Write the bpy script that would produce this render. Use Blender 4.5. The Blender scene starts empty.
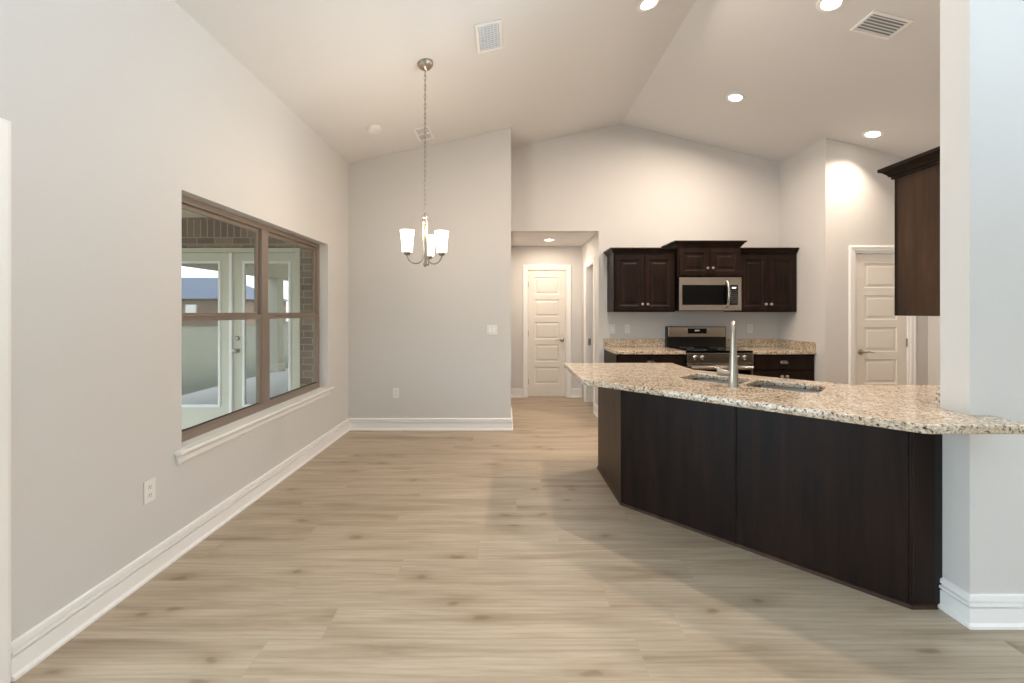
import bpy, bmesh, math, random
from mathutils import Vector, Matrix
random.seed(7)
C = bpy.context.scene.collection
S = bpy.context.scene
PI = math.pi

# ------------------------------------------------------------------ camera
cam = bpy.data.cameras.new('camera'); cam_o = bpy.data.objects.new('camera', cam); C.objects.link(cam_o)
cam_o.location = (0, 0, 1.36); cam_o.rotation_euler = (PI/2, 0, 0)
cam.sensor_width = 36; cam.lens = 15.0
cam.shift_x = 4/1024; cam.shift_y = -29.5/1024
cam.clip_start = 0.05; cam.clip_end = 300
S.camera = cam_o
# ------------------------------------------------------------------ colour management
S.view_settings.view_transform = 'Standard'; S.view_settings.look = 'None'
S.view_settings.gamma = 1; S.view_settings.use_curve_mapping = False
S.view_settings.exposure = 0.15
# ------------------------------------------------------------------ sky
w = bpy.data.worlds.new('world'); S.world = w; w.use_nodes = True
nt = w.node_tree; nt.nodes.clear()
sky = nt.nodes.new('ShaderNodeTexSky'); sky.sky_type = 'NISHITA'
sky.sun_disc = False; sky.sun_elevation = math.radians(48); sky.sun_rotation = math.radians(120)
sky.dust_density = 3.0; sky.air_density = 1.0
bgn = nt.nodes.new('ShaderNodeBackground'); bgn.inputs[1].default_value = 1.35
out = nt.nodes.new('ShaderNodeOutputWorld')
hz = nt.nodes.new('ShaderNodeMix'); hz.data_type = 'RGBA'; hz.inputs[0].default_value = 0.65     # bright hazy sky
hz.inputs[7].default_value = (2.6, 2.65, 2.7, 1); nt.links.new(sky.outputs[0], hz.inputs[6]); nt.links.new(hz.outputs[2], bgn.inputs[0]); nt.links.new(bgn.outputs[0], out.inputs[0])

def area(name, loc, rot, sx, sy, power, col):
    l = bpy.data.lights.new(name, 'AREA'); l.shape = 'RECTANGLE'; l.size = sx; l.size_y = sy
    l.energy = power; l.color = col
    o = bpy.data.objects.new(name, l); C.objects.link(o); o.location = loc; o.rotation_euler = rot
    return o
COOL = (0.74, 0.85, 1.0)
# daylight entering by the patio door on the left
area('daylight_patio_door', (-2.26, 0.15, 1.05), (0, -PI/2-0.35, 0), 1.6, 2.4, 92, (0.70, 0.83, 1.0))
# added uplights outside unseen windows, tilted to brighten the near ceiling and left wall
area('added_uplight_rear', (-0.2, -4.52, 1.35), (PI/2+0.6, 0, 0), 1.65, 0.9, 14, COOL)
dr_l = area('added_uplight_right', (4.98, -0.4, 1.25), (0, PI/2+0.75, 0), 0.9, 2.1, 215, (0.74, 0.85, 1.0)); dr_l.data.spread = math.radians(95)

# ------------------------------------------------------------------ room numbers
XL, XR = -1.84, 4.656            # left and right wall faces
RX, RZ, SL, SR = 1.477, 3.805, 0.220, 0.250
YB, YK, YH, YP = 4.918, 5.53, 6.80, 4.73
YREAR = -4.2
def cz(x): return RZ - (SL*(RX-x) if x < RX else SR*(x-RX))

# ------------------------------------------------------------------ materials
def newmat(name):
    m = bpy.data.materials.new(name); m.use_nodes = True
    return m, m.node_tree, m.node_tree.nodes['Principled BSDF']
def rgb(r, g, b):
    f = lambda c: (c/255/12.92) if c/255 <= 0.04045 else ((c/255+0.055)/1.055)**2.4
    return (f(r), f(g), f(b), 1)
def simple(name, col, rough=0.5, metal=0.0, coat=0.0, emit=None, es=0, bump=None):
    m, t, p = newmat(name)
    p.inputs['Base Color'].default_value = col; p.inputs['Roughness'].default_value = rough
    p.inputs['Metallic'].default_value = metal; p.inputs['Coat Weight'].default_value = coat
    if emit: p.inputs['Emission Color'].default_value = emit; p.inputs['Emission Strength'].default_value = es
    if bump:
        tc = t.nodes.new('ShaderNodeTexCoord'); n = t.nodes.new('ShaderNodeTexNoise')
        n.inputs['Scale'].default_value = bump[0]; n.inputs['Detail'].default_value = 3
        b = t.nodes.new('ShaderNodeBump'); b.inputs['Strength'].default_value = bump[1]; b.inputs['Distance'].default_value = bump[2]
        t.links.new(tc.outputs['Object'], n.inputs['Vector']); t.links.new(n.outputs['Fac'], b.inputs['Height'])
        t.links.new(b.outputs[0], p.inputs['Normal'])
    return m
def ramp(t, stops):
    r = t.nodes.new('ShaderNodeValToRGB'); e = r.color_ramp.elements
    while len(e) < len(stops): e.new(0.5)
    for q, (p, c) in zip(e, stops): q.position = p; q.color = c
    return r
def mapping(t, scale, rot=(0, 0, 0), coord='Object'):
    tc = t.nodes.new('ShaderNodeTexCoord'); m = t.nodes.new('ShaderNodeMapping')
    m.inputs['Scale'].default_value = scale; m.inputs['Rotation'].default_value = rot
    t.links.new(tc.outputs[coord], m.inputs['Vector']); return m
def noise(t, vec, scale, detail=4, dist=0, rough=0.5):
    n = t.nodes.new('ShaderNodeTexNoise'); n.inputs['Scale'].default_value = scale
    n.inputs['Detail'].default_value = detail; n.inputs['Distortion'].default_value = dist; n.inputs['Roughness'].default_value = rough
    t.links.new(vec, n.inputs['Vector']); return n
def mix(t, mode, fac, a, b):
    m = t.nodes.new('ShaderNodeMix'); m.data_type = 'RGBA'; m.blend_type = mode
    for s, v in ((m.inputs[0], fac), (m.inputs[6], a), (m.inputs[7], b)):
        if hasattr(v, 'is_output'): t.links.new(v, s)
        else: s.default_value = v
    return m.outputs[2]

M = {}
M['wall'] = simple('wall_paint', rgb(207, 204, 200), 0.75, bump=(140, 0.25, 0.002))
M['ceil'] = simple('ceiling_paint', rgb(222, 220, 218), 0.85, bump=(120, 0.25, 0.002))
M['trim'] = simple('white_trim_paint', rgb(238, 236, 233), 0.35)
M['door'] = simple('door_paint', rgb(228, 222, 213), 0.4)
M['plate'] = simple('white_plastic', rgb(228, 226, 222), 0.35)
M['darkgap'] = simple('dark_gap', rgb(22, 20, 18), 0.7)
M['nickel'] = simple('brushed_nickel', rgb(168, 160, 148), 0.36, 1.0)
M['knob'] = simple('satin_nickel', rgb(222, 218, 210), 0.3, 1.0)
M['steel'] = simple('stainless_steel', rgb(190, 186, 180), 0.24, 1.0)
M['sinksteel'] = simple('sink_steel', rgb(125, 125, 125), 0.34, 1.0)
M['black'] = simple('black_glass', rgb(5, 5, 6), 0.06)
M['black'].node_tree.nodes['Principled BSDF'].inputs['Specular IOR Level'].default_value = 0.22
M['blackpl'] = simple('black_enamel', rgb(14, 14, 15), 0.3)
M['bronze'] = simple('bronze_vinyl', rgb(132, 117, 105), 0.4)
M['seal'] = simple('window_seal', rgb(35, 32, 30), 0.6)  # near-black colour standing in for shade on the sash
M['graytext'] = simple('panel_print', rgb(150, 150, 150), 0.5)
M['hinge'] = simple('hinge_nickel', rgb(170, 165, 155), 0.35, 1.0)
M['venthole'] = simple('vent_shadow', rgb(150, 152, 156), 0.8)
M['ext_door'] = simple('exterior_door_paint', rgb(208, 204, 188), 0.45)
M['ext_trim'] = simple('exterior_trim_paint', rgb(205, 200, 180), 0.55)
M['lanai'] = simple('lanai_ceiling_paint', rgb(226, 212, 180), 0.8)
M['concrete'] = simple('patio_concrete', rgb(200, 198, 192), 0.85, bump=(30, 0.3, 0.004))
M['roof'] = simple('asphalt_shingle', rgb(92, 102, 118), 0.9, bump=(12, 0.4, 0.02))
M['room_dark'] = simple('dim_room_wall', rgb(150, 130, 110), 0.8)  # dimness of the unlit side room put into its wall colour

def emis(name, col, s):
    m, t, p = newmat(name); p.inputs['Base Color'].default_value = (0.9, 0.9, 0.9, 1)
    p.inputs['Emission Color'].default_value = col; p.inputs['Emission Strength'].default_value = s
    return m
M['led'] = emis('led_lens', (1, 0.90, 0.76, 1), 14)
M['shade'] = emis('lit_frosted_glass', (1, 0.93, 0.84, 1), 2.2)
M['display'] = emis('clock_digits', (0.75, 0.9, 1, 1), 0.45)

# thin clear glass
m, t, p = newmat('window_glass'); t.nodes.remove(p)
tr = t.nodes.new('ShaderNodeBsdfTransparent'); tr.inputs[0].default_value = (0.93, 0.96, 0.95, 1)
gl = t.nodes.new('ShaderNodeBsdfGlossy'); gl.inputs['Roughness'].default_value = 0.0
lwn = t.nodes.new('ShaderNodeLayerWeight'); lwn.inputs[0].default_value = 0.5
pw = t.nodes.new('ShaderNodeMath'); pw.operation = 'POWER'; pw.inputs[1].default_value = 5
fr = t.nodes.new('ShaderNodeMath'); fr.operation = 'MULTIPLY_ADD'; fr.inputs[1].default_value = 0.95; fr.inputs[2].default_value = 0.04
t.links.new(lwn.outputs['Facing'], pw.inputs[0]); t.links.new(pw.outputs[0], fr.inputs[0])
mx = t.nodes.new('ShaderNodeMixShader')
t.links.new(fr.outputs[0], mx.inputs[0]); t.links.new(tr.outputs[0], mx.inputs[1]); t.links.new(gl.outputs[0], mx.inputs[2])
t.links.new(mx.outputs[0], t.nodes['Material Output'].inputs[0]); M['glass'] = m
# low-e door glass (tinted, mirror-like)
m, t, p = newmat('coated_door_glass')
p.inputs['Base Color'].default_value = rgb(58, 60, 54); p.inputs['Roughness'].default_value = 0.02
p.inputs['Specular IOR Level'].default_value = 1.0; p.inputs['IOR'].default_value = 3.0
M['doorglass'] = m

# floor planks
m, t, p = newmat('oak_plank_floor')
mp = mapping(t, (1, 1, 1)); mp.inputs['Location'].default_value = (0, -0.057, 0)
br = t.nodes.new('ShaderNodeTexBrick'); br.offset = 0.0; br.offset_frequency = 2; br.squash = 1
br.inputs['Scale'].default_value = 1; br.inputs['Brick Width'].default_value = 1.52; br.inputs['Row Height'].default_value = 0.191
br.inputs['Mortar Size'].default_value = 0.0012; br.inputs['Mortar Smooth'].default_value = 0.3; br.inputs['Bias'].default_value = 0
br.inputs['Color1'].default_value = (0, 0, 0, 1); br.inputs['Color2'].default_value = (1, 1, 1, 1); br.inputs['Mortar'].default_value = (0.5, 0.5, 0.5, 1)
sxy = t.nodes.new('ShaderNodeSeparateXYZ'); t.links.new(mp.outputs[0], sxy.inputs[0])
def mth(op, a, b=0.0):
    n = t.nodes.new('ShaderNodeMath'); n.operation = op
    for i_, v_ in ((0, a), (1, b)):
        if hasattr(v_, 'is_output'): t.links.new(v_, n.inputs[i_])
        else: n.inputs[i_].default_value = v_
    return n.outputs[0]
row = mth('FLOOR', mth('DIVIDE', sxy.outputs[1], 0.191))
wn_ = t.nodes.new('ShaderNodeTexWhiteNoise'); wn_.noise_dimensions = '1D'; t.links.new(row, wn_.inputs['W'])
cxy = t.nodes.new('ShaderNodeCombineXYZ'); t.links.new(mth('ADD', sxy.outputs[0], mth('MULTIPLY', wn_.outputs[0], 1.52)), cxy.inputs[0]); t.links.new(sxy.outputs[1], cxy.inputs[1])
t.links.new(cxy.outputs[0], br.inputs['Vector'])
# per-plank offset so the grain breaks at each plank
vm = t.nodes.new('ShaderNodeVectorMath'); vm.operation = 'MULTIPLY_ADD'
vm.inputs[1].default_value = (1, 1, 1)
sc = t.nodes.new('ShaderNodeVectorMath'); sc.operation = 'SCALE'; sc.inputs['Scale'].default_value = 7.0
t.links.new(br.outputs['Color'], sc.inputs[0])
ad = t.nodes.new('ShaderNodeVectorMath'); ad.operation = 'ADD'
t.links.new(mp.outputs[0], ad.inputs[0]); t.links.new(sc.outputs[0], ad.inputs[1])
st = t.nodes.new('ShaderNodeMapping'); st.inputs['Scale'].default_value = (0.5, 5.0, 1); t.links.new(ad.outputs[0], st.inputs['Vector'])
st2 = t.nodes.new('ShaderNodeMapping'); st2.inputs['Scale'].default_value = (2.2, 42, 1); t.links.new(ad.outputs[0], st2.inputs['Vector'])
n1 = noise(t, st.outputs[0], 2.0, 5, 0.7, 0.55); n2 = noise(t, st2.outputs[0], 2.0, 6, 0.4, 0.6)
r1 = ramp(t, [(0.26, rgb(144, 127, 106)), (0.42, rgb(169, 152, 130)), (0.58, rgb(181, 165, 144)), (0.76, rgb(191, 177, 157))])
t.links.new(n1.outputs['Fac'], r1.inputs[0])
r2 = ramp(t, [(0.32, (0.86, 0.85, 0.83, 1)), (0.60, (1.03, 1.03, 1.03, 1))])
t.links.new(n2.outputs['Fac'], r2.inputs[0])
c1 = mix(t, 'MULTIPLY', 0.8, r1.outputs[0], r2.outputs[0])
rb = ramp(t, [(0.0, (0.96, 0.96, 0.965, 1)), (1.0, (1.02, 1.02, 1.01, 1))]); t.links.new(br.outputs['Color'], rb.inputs[0])
c2 = mix(t, 'MULTIPLY', 0.5, c1, rb.outputs[0])
st3 = t.nodes.new('ShaderNodeMapping'); st3.inputs['Scale'].default_value = (0.35, 2.4, 1); t.links.new(ad.outputs[0], st3.inputs['Vector'])
wv = t.nodes.new('ShaderNodeTexWave'); wv.bands_direction = 'Y'; wv.inputs['Scale'].default_value = 5.0; wv.inputs['Distortion'].default_value = 9.0
wv.inputs['Detail'].default_value = 2.0; wv.inputs['Detail Scale'].default_value = 0.45; t.links.new(st3.outputs[0], wv.inputs['Vector'])
rw = ramp(t, [(0.0, (0.86, 0.84, 0.81, 1)), (0.35, (1, 1, 1, 1)), (1.0, (1.02, 1.02, 1.02, 1))]); t.links.new(wv.outputs['Fac'], rw.inputs[0])
c2 = mix(t, 'MULTIPLY', 0.55, c2, rw.outputs[0])
# knots
kn = t.nodes.new('ShaderNodeMapping'); kn.inputs['Scale'].default_value = (1.0, 2.1, 1)
t.links.new(ad.outputs[0], kn.inputs['Vector'])
nk = noise(t, ad.outputs[0], 5.0, 3, 0.3)
kd = t.nodes.new('ShaderNodeVectorMath'); kd.operation = 'MULTIPLY_ADD'; kd.inputs[1].default_value = (0.16, 0.16, 0)
t.links.new(nk.outputs['Color'], kd.inputs[0]); t.links.new(kn.outputs[0], kd.inputs[2])
vo = t.nodes.new('ShaderNodeTexVoronoi'); vo.voronoi_dimensions = '2D'; vo.inputs['Scale'].default_value = 1.25
t.links.new(kd.outputs[0], vo.inputs['Vector'])
rk = ramp(t, [(0.0, (0.50, 0.45, 0.38, 1)), (0.03, (0.62, 0.57, 0.50, 1)), (0.055, (0.84, 0.81, 0.77, 1)), (0.15, (0.97, 0.96, 0.95, 1)), (0.26, (1, 1, 1, 1))])
t.links.new(vo.outputs['Distance'], rk.inputs[0])
c3 = mix(t, 'MULTIPLY', 0.9, c2, rk.outputs[0])
mf = t.nodes.new('ShaderNodeMath'); mf.operation = 'MULTIPLY'; mf.inputs[1].default_value = 0.35; t.links.new(br.outputs['Fac'], mf.inputs[0])
c4 = mix(t, 'MIX', mf.outputs[0], c3, rgb(150, 136, 114))
t.links.new(c4, p.inputs['Base Color'])
p.inputs['Roughness'].default_value = 0.42
bp = t.nodes.new('ShaderNodeBump'); bp.inputs['Strength'].default_value = 0.12; bp.inputs['Distance'].default_value = 0.002
t.links.new(n2.outputs['Fac'], bp.inputs['Height']); t.links.new(bp.outputs[0], p.inputs['Normal'])
M['floor'] = m

# espresso wood
def wood(name, a, b, vertical=True, rough=0.42):
    m, t, p = newmat(name)
    mp = mapping(t, (9, 9, 0.7) if vertical else (0.7, 9, 9))
    n = noise(t, mp.outputs[0], 2.2, 6, 0.5, 0.6)
    mp2 = mapping(t, (1.6, 1.6, 0.9)); nn = noise(t, mp2.outputs[0], 1.6, 2, 0.4)
    r = ramp(t, [(0.32, a), (0.68, b)]); t.links.new(n.outputs['Fac'], r.inputs[0])
    r2 = ramp(t, [(0.3, (0.72, 0.72, 0.72, 1)), (0.7, (1.25, 1.18, 1.1, 1))]); t.links.new(nn.outputs['Fac'], r2.inputs[0])
    t.links.new(mix(t, 'MULTIPLY', 1.0, r.outputs[0], r2.outputs[0]), p.inputs['Base Color'])
    p.inputs['Roughness'].default_value = rough; p.inputs['Specular IOR Level'].default_value = 0.16
    return m
M['wood'] = wood('espresso_wood', rgb(20, 13, 11), rgb(39, 26, 20))
M['woodp'] = wood('espresso_lit_brown', rgb(50, 36, 27), rgb(72, 53, 40))  # lighter brown copy; the end panel's reflected light is in this colour

# granite
m, t, p = newmat('speckled_granite')
mp = mapping(t, (1, 1, 1))
v1 = t.nodes.new('ShaderNodeTexVoronoi'); v1.inputs['Scale'].default_value = 110; t.links.new(mp.outputs[0], v1.inputs['Vector'])
v2 = t.nodes.new('ShaderNodeTexVoronoi'); v2.inputs['Scale'].default_value = 62; t.links.new(mp.outputs[0], v2.inputs['Vector'])
na = noise(t, mp.outputs[0], 11, 4, 0.3, 0.6); nb = noise(t, mp.outputs[0], 85, 3, 0.5, 0.6)
sp = t.nodes.new('ShaderNodeSeparateColor'); t.links.new(v1.outputs['Color'], sp.inputs[0])
ra = ramp(t, [(0.0, rgb(146, 130, 110)), (0.25, rgb(200, 185, 164)), (0.6, rgb(222, 210, 192)), (1.0, rgb(184, 164, 140))])
t.links.new(sp.outputs[0], ra.inputs[0])
rb_ = ramp(t, [(0.35, (0.78, 0.70, 0.60, 1)), (0.6, (1, 1, 1, 1))]); t.links.new(na.outputs['Fac'], rb_.inputs[0])
g1 = mix(t, 'MULTIPLY', 0.8, ra.outputs[0], rb_.outputs[0])
rc = ramp(t, [(0.56, (0, 0, 0, 1)), (0.62, (1, 1, 1, 1))]); t.links.new(nb.outputs['Fac'], rc.inputs[0])
g2 = mix(t, 'MIX', rc.outputs[0], g1, rgb(92, 72, 58))
s2 = t.nodes.new('ShaderNodeSeparateColor'); t.links.new(v2.outputs['Color'], s2.inputs[0])
rd = ramp(t, [(0.80, (0, 0, 0, 1)), (0.85, (1, 1, 1, 1))]); t.links.new(s2.outputs[1], rd.inputs[0])
re_ = ramp(t, [(0.30, (1, 1, 1, 1)), (0.42, (0, 0, 0, 1))]); t.links.new(v2.outputs['Distance'], re_.inputs[0])
g3f = mix(t, 'MULTIPLY', 1.0, rd.outputs[0], re_.outputs[0])
g3 = mix(t, 'MIX', g3f, g2, rgb(52, 46, 44))
t.links.new(g3, p.inputs['Base Color']); p.inputs['Roughness'].default_value = 0.12
M['granite'] = m

# brick (faces in the XZ plane)
m, t, p = newmat('brown_brick')
tc = t.nodes.new('ShaderNodeTexCoord'); sx_ = t.nodes.new('ShaderNodeSeparateXYZ'); cx_ = t.nodes.new('ShaderNodeCombineXYZ')
t.links.new(tc.outputs['Object'], sx_.inputs[0])
sm = t.nodes.new('ShaderNodeMath'); sm.operation = 'ADD'
t.links.new(sx_.outputs[0], sm.inputs[0]); t.links.new(sx_.outputs[1], sm.inputs[1])
t.links.new(sm.outputs[0], cx_.inputs[0]); t.links.new(sx_.outputs[2], cx_.inputs[1])
bk = t.nodes.new('ShaderNodeTexBrick'); bk.inputs['Scale'].default_value = 1; bk.inputs['Brick Width'].default_value = 0.203
bk.inputs['Row Height'].default_value = 0.0762; bk.inputs['Mortar Size'].default_value = 0.006
bk.inputs['Color1'].default_value = rgb(96, 74, 62); bk.inputs['Color2'].default_value = rgb(132, 106, 88); bk.inputs['Mortar'].default_value = rgb(150, 138, 118)
t.links.new(cx_.outputs[0], bk.inputs['Vector']); t.links.new(bk.outputs['Color'], p.inputs['Base Color']); p.inputs['Roughness'].default_value = 0.9
M['brick'] = m
m, t, p = newmat('soldier_brick')
tc = t.nodes.new('ShaderNodeTexCoord'); mpp = t.nodes.new('ShaderNodeMapping'); mpp.inputs['Rotation'].default_value = (PI/2, 0, 0)
t.links.new(tc.outputs['Object'], mpp.inputs['Vector'])
bk = t.nodes.new('ShaderNodeTexBrick'); bk.offset = 0; bk.inputs['Scale'].default_value = 1; bk.inputs['Brick Width'].default_value = 0.0762
bk.inputs['Row Height'].default_value = 2; bk.inputs['Mortar Size'].default_value = 0.006
bk.inputs['Color1'].default_value = rgb(92, 70, 60); bk.inputs['Color2'].default_value = rgb(128, 100, 82); bk.inputs['Mortar'].default_value = rgb(160, 146, 124)
t.links.new(mpp.outputs[0], bk.inputs['Vector']); t.links.new(bk.outputs['Color'], p.inputs['Base Color']); p.inputs['Roughness'].default_value = 0.9
M['soldier'] = m
m, t, p = newmat('lawn_grass'); mp = mapping(t, (1, 1, 1)); n = noise(t, mp.outputs[0], 3, 8, 0.2, 0.7)
r = ramp(t, [(0.3, rgb(72, 74, 56)), (0.7, rgb(104, 102, 80))]); t.links.new(n.outputs['Fac'], r.inputs[0])
t.links.new(r.outputs[0], p.inputs['Base Color']); p.inputs['Roughness'].default_value = 0.95; M['grass'] = m

# ------------------------------------------------------------------ mesh helpers
def box(bm, a, b):
    x0, y0, z0 = a; x1, y1, z1 = b
    v = [bm.verts.new(p) for p in ((x0,y0,z0),(x1,y0,z0),(x1,y1,z0),(x0,y1,z0),(x0,y0,z1),(x1,y0,z1),(x1,y1,z1),(x0,y1,z1))]
    for f in ((0,3,2,1),(4,5,6,7),(0,1,5,4),(1,2,6,5),(2,3,7,6),(3,0,4,7)): bm.faces.new([v[i] for i in f])
    return bm
def prism(bm, poly, z0, z1):            # poly in XY, counter-clockwise
    lo = [bm.verts.new((x, y, z0)) for x, y in poly]; hi = [bm.verts.new((x, y, z1)) for x, y in poly]
    n = len(poly)
    bm.faces.new(lo[::-1]); bm.faces.new(hi)
    for i in range(n): bm.faces.new((lo[i], lo[(i+1)%n], hi[(i+1)%n], hi[i]))
def prism_y(bm, poly, y0, y1):          # poly in XZ
    a = [bm.verts.new((x, y0, z)) for x, z in poly]; b = [bm.verts.new((x, y1, z)) for x, z in poly]
    n = len(poly); bm.faces.new(a); bm.faces.new(b[::-1])
    for i in range(n): bm.faces.new((a[i], b[i], b[(i+1)%n], a[(i+1)%n]))
def lathe(bm, prof, seg=24, mat=None, cap=True):   # prof: (r,z) list around local z
    rings = []
    for r, z in prof:
        rings.append([bm.verts.new((r*math.cos(2*PI*i/seg), r*math.sin(2*PI*i/seg), z)) for i in range(seg)])
    for a, b in zip(rings, rings[1:]):
        for i in range(seg): bm.faces.new((a[i], a[(i+1)%seg], b[(i+1)%seg], b[i]))
    if cap:
        if prof[0][0] > 1e-5: bm.faces.new(rings[0][::-1])
        if prof[-1][0] > 1e-5: bm.faces.new(rings[-1])
    vs = [v for r in rings for v in r]
    if mat is not None: bmesh.ops.transform(bm, matrix=mat, verts=vs)
    return vs
def tube(bm, pts, rad, seg=10, closed=False):
    P = [Vector(p) for p in pts]; n = len(P); rings = []
    up = Vector((0, 0, 1)); prev = None
    for i, p in enumerate(P):
        if closed: d = P[(i+1) % n]-P[i-1]
        else: d = P[min(i+1, n-1)]-P[max(i-1, 0)]
        d.normalize()
        if prev is None:
            a = up if abs(d.z) < 0.9 else Vector((1, 0, 0)); u = d.cross(a).normalized()
        else: u = (prev - d*prev.dot(d)).normalized()
        prev = u; v = d.cross(u)
        r = rad[i] if isinstance(rad, (list, tuple)) else rad
        rings.append([bm.verts.new(p+u*r*math.cos(2*PI*k/seg)+v*r*math.sin(2*PI*k/seg)) for k in range(seg)])
    for i in range(n if closed else n-1):
        a, b = rings[i], rings[(i+1) % n]
        for k in range(seg): bm.faces.new((a[k], a[(k+1)%seg], b[(k+1)%seg], b[k]))
    if not closed: bm.faces.new(rings[0][::-1]); bm.faces.new(rings[-1])
def sweep(bm, path, prof):
    """closed profile [(out,z)..] swept along an open XY path; 'out' is to the RIGHT of travel"""
    n = len(path); rings = []
    for i in range(n):
        p = Vector(path[i])
        def nrm(a, b): d = (Vector(b)-Vector(a)).normalized(); return Vector((d.y, -d.x))
        if i == 0: o = nrm(path[0], path[1])
        elif i == n-1: o = nrm(path[-2], path[-1])
        else:
            a, b = nrm(path[i-1], path[i]), nrm(path[i], path[i+1]); o = (a+b)/(1+a.dot(b))
        rings.append([bm.verts.new((p.x+o.x*q, p.y+o.y*q, z)) for q, z in prof])
    m = len(prof)
    for a, b in zip(rings, rings[1:]):
        for k in range(m): bm.faces.new((a[k], a[(k+1)%m], b[(k+1)%m], b[k]))
    bm.faces.new(rings[0][::-1]); bm.faces.new(rings[-1])
def slab(bm, x0, z0, x1, z1, yf, yb, panels, rings, edge=0.0):
    """board in XZ facing -y: front plane yf, back yb; each panel rect filled by inset rings [(inset,y)..]"""
    xs = sorted({x0, x1} | {p[0] for p in panels} | {p[2] for p in panels})
    zs = sorted({z0, z1} | {p[1] for p in panels} | {p[3] for p in panels})
    def quad(a, b, c, d): bm.faces.new([bm.verts.new(q) for q in (a, b, c, d)])
    for i in range(len(xs)-1):
        for j in range(len(zs)-1):
            cx, cz_ = (xs[i]+xs[i+1])/2, (zs[j]+zs[j+1])/2
            if any(p[0] < cx < p[2] and p[1] < cz_ < p[3] for p in panels): continue
            quad((xs[i], yf, zs[j]), (xs[i+1], yf, zs[j]), (xs[i+1], yf, zs[j+1]), (xs[i], yf, zs[j+1]))
    for p in panels:
        prev = (p[0], p[1], p[2], p[3], yf)
        for ins, y in rings:
            cur = (p[0]+ins, p[1]+ins, p[2]-ins, p[3]-ins, y)
            a = [(prev[0], prev[4], prev[1]), (prev[2], prev[4], prev[1]), (prev[2], prev[4], prev[3]), (prev[0], prev[4], prev[3])]
            b = [(cur[0], cur[4], cur[1]), (cur[2], cur[4], cur[1]), (cur[2], cur[4], cur[3]), (cur[0], cur[4], cur[3])]
            for k in range(4): quad(a[k], a[(k+1)%4], b[(k+1)%4], b[k])
            prev = cur
        quad(*[(prev[0], prev[4], prev[1]), (prev[2], prev[4], prev[1]), (prev[2], prev[4], prev[3]), (prev[0], prev[4], prev[3])])
    quad((x0, yb, z0), (x0, yb, z1), (x1, yb, z1), (x1, yb, z0))
    quad((x0, yf, z0), (x0, yb, z0), (x1, yb, z0), (x1, yf, z0)); quad((x0, yf, z1), (x1, yf, z1), (x1, yb, z1), (x0, yb, z1))
    quad((x0, yf, z0), (x0, yf, z1), (x0, yb, z1), (x0, yb, z0)); quad((x1, yf, z0), (x1, yb, z0), (x1, yb, z1), (x1, yf, z1))
    bmesh.ops.remove_doubles(bm, verts=bm.verts, dist=1e-5)

def obj(name, bm, mat, parent=None, smooth=False, bevel=0, loc=None, normals=True):
    if normals: bmesh.ops.recalc_face_normals(bm, faces=bm.faces)
    me = bpy.data.meshes.new(name); bm.to_mesh(me); bm.free()
    me.materials.append(M[mat] if isinstance(mat, str) else mat)
    o = bpy.data.objects.new(name, me); C.objects.link(o)
    if smooth:
        for p_ in me.polygons: p_.use_smooth = True
        es = o.modifiers.new('edge_split', 'EDGE_SPLIT'); es.split_angle = math.radians(40)
    if bevel:
        b = o.modifiers.new('bevel', 'BEVEL'); b.width = bevel; b.segments = 2; b.limit_method = 'ANGLE'; b.angle_limit = math.radians(40)
    if parent: o.parent = parent
    if loc: o.location = loc
    return o
def struct(name, bm, mat, **k):
    o = obj(name, bm, mat, **k); o['kind'] = 'structure'; return o
def empty(name, loc=(0, 0, 0), rz=0):
    o = bpy.data.objects.new(name, None); C.objects.link(o); o.location = loc; o.rotation_euler = (0, 0, rz)
    o.empty_display_size = 0.1; return o
def tag(o, label, cat, group=None):
    o['label'] = label; o['category'] = cat
    if group: o['group'] = group
    return o
def thing(name, label, cat, loc=(0, 0, 0), rz=0, group=None):
    return tag(empty(name, loc, rz), label, cat, group)
def B(): return bmesh.new()
def bx(a, b): return box(B(), a, b)

# ------------------------------------------------------------------ shell
def wall_cells(bm, u0, u1, tops, holes, put):
    us = sorted({u0, u1} | {h[0] for h in holes} | {h[2] for h in holes} | {u for u in tops[1] if u0 < u < u1})
    for a, b in zip(us, us[1:]):
        mid = (a+b)/2; hs = sorted([h for h in holes if h[0] < mid < h[2]], key=lambda h: h[1]); z = 0.0
        for h in hs:
            if h[1] > z+1e-6: put(a, b, z, h[1], h[1])
            z = h[3]
        put(a, b, z, tops[0](a), tops[0](b))
def wall_x(name, x0, x1, y0, y1, holes=(), topf=cz, mat='wall'):      # wall running along X, top follows the vault
    bm = B()
    def put(a, b, z0, za, zb): prism_y(bm, [(a, z0), (b, z0), (b, zb), (a, za)], y0, y1)
    wall_cells(bm, x0, x1, (topf, [RX]), holes, put)
    return struct(name, bm, mat)
def wall_y(name, x0, x1, y0, y1, holes=(), z=3.0, mat='wall'):
    bm = B()
    def put(a, b, z0, za, zb): box(bm, (x0, a, z0), (x1, b, za))
    wall_cells(bm, y0, y1, (lambda u: z, []), holes, put)
    return struct(name, bm, mat)

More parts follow.
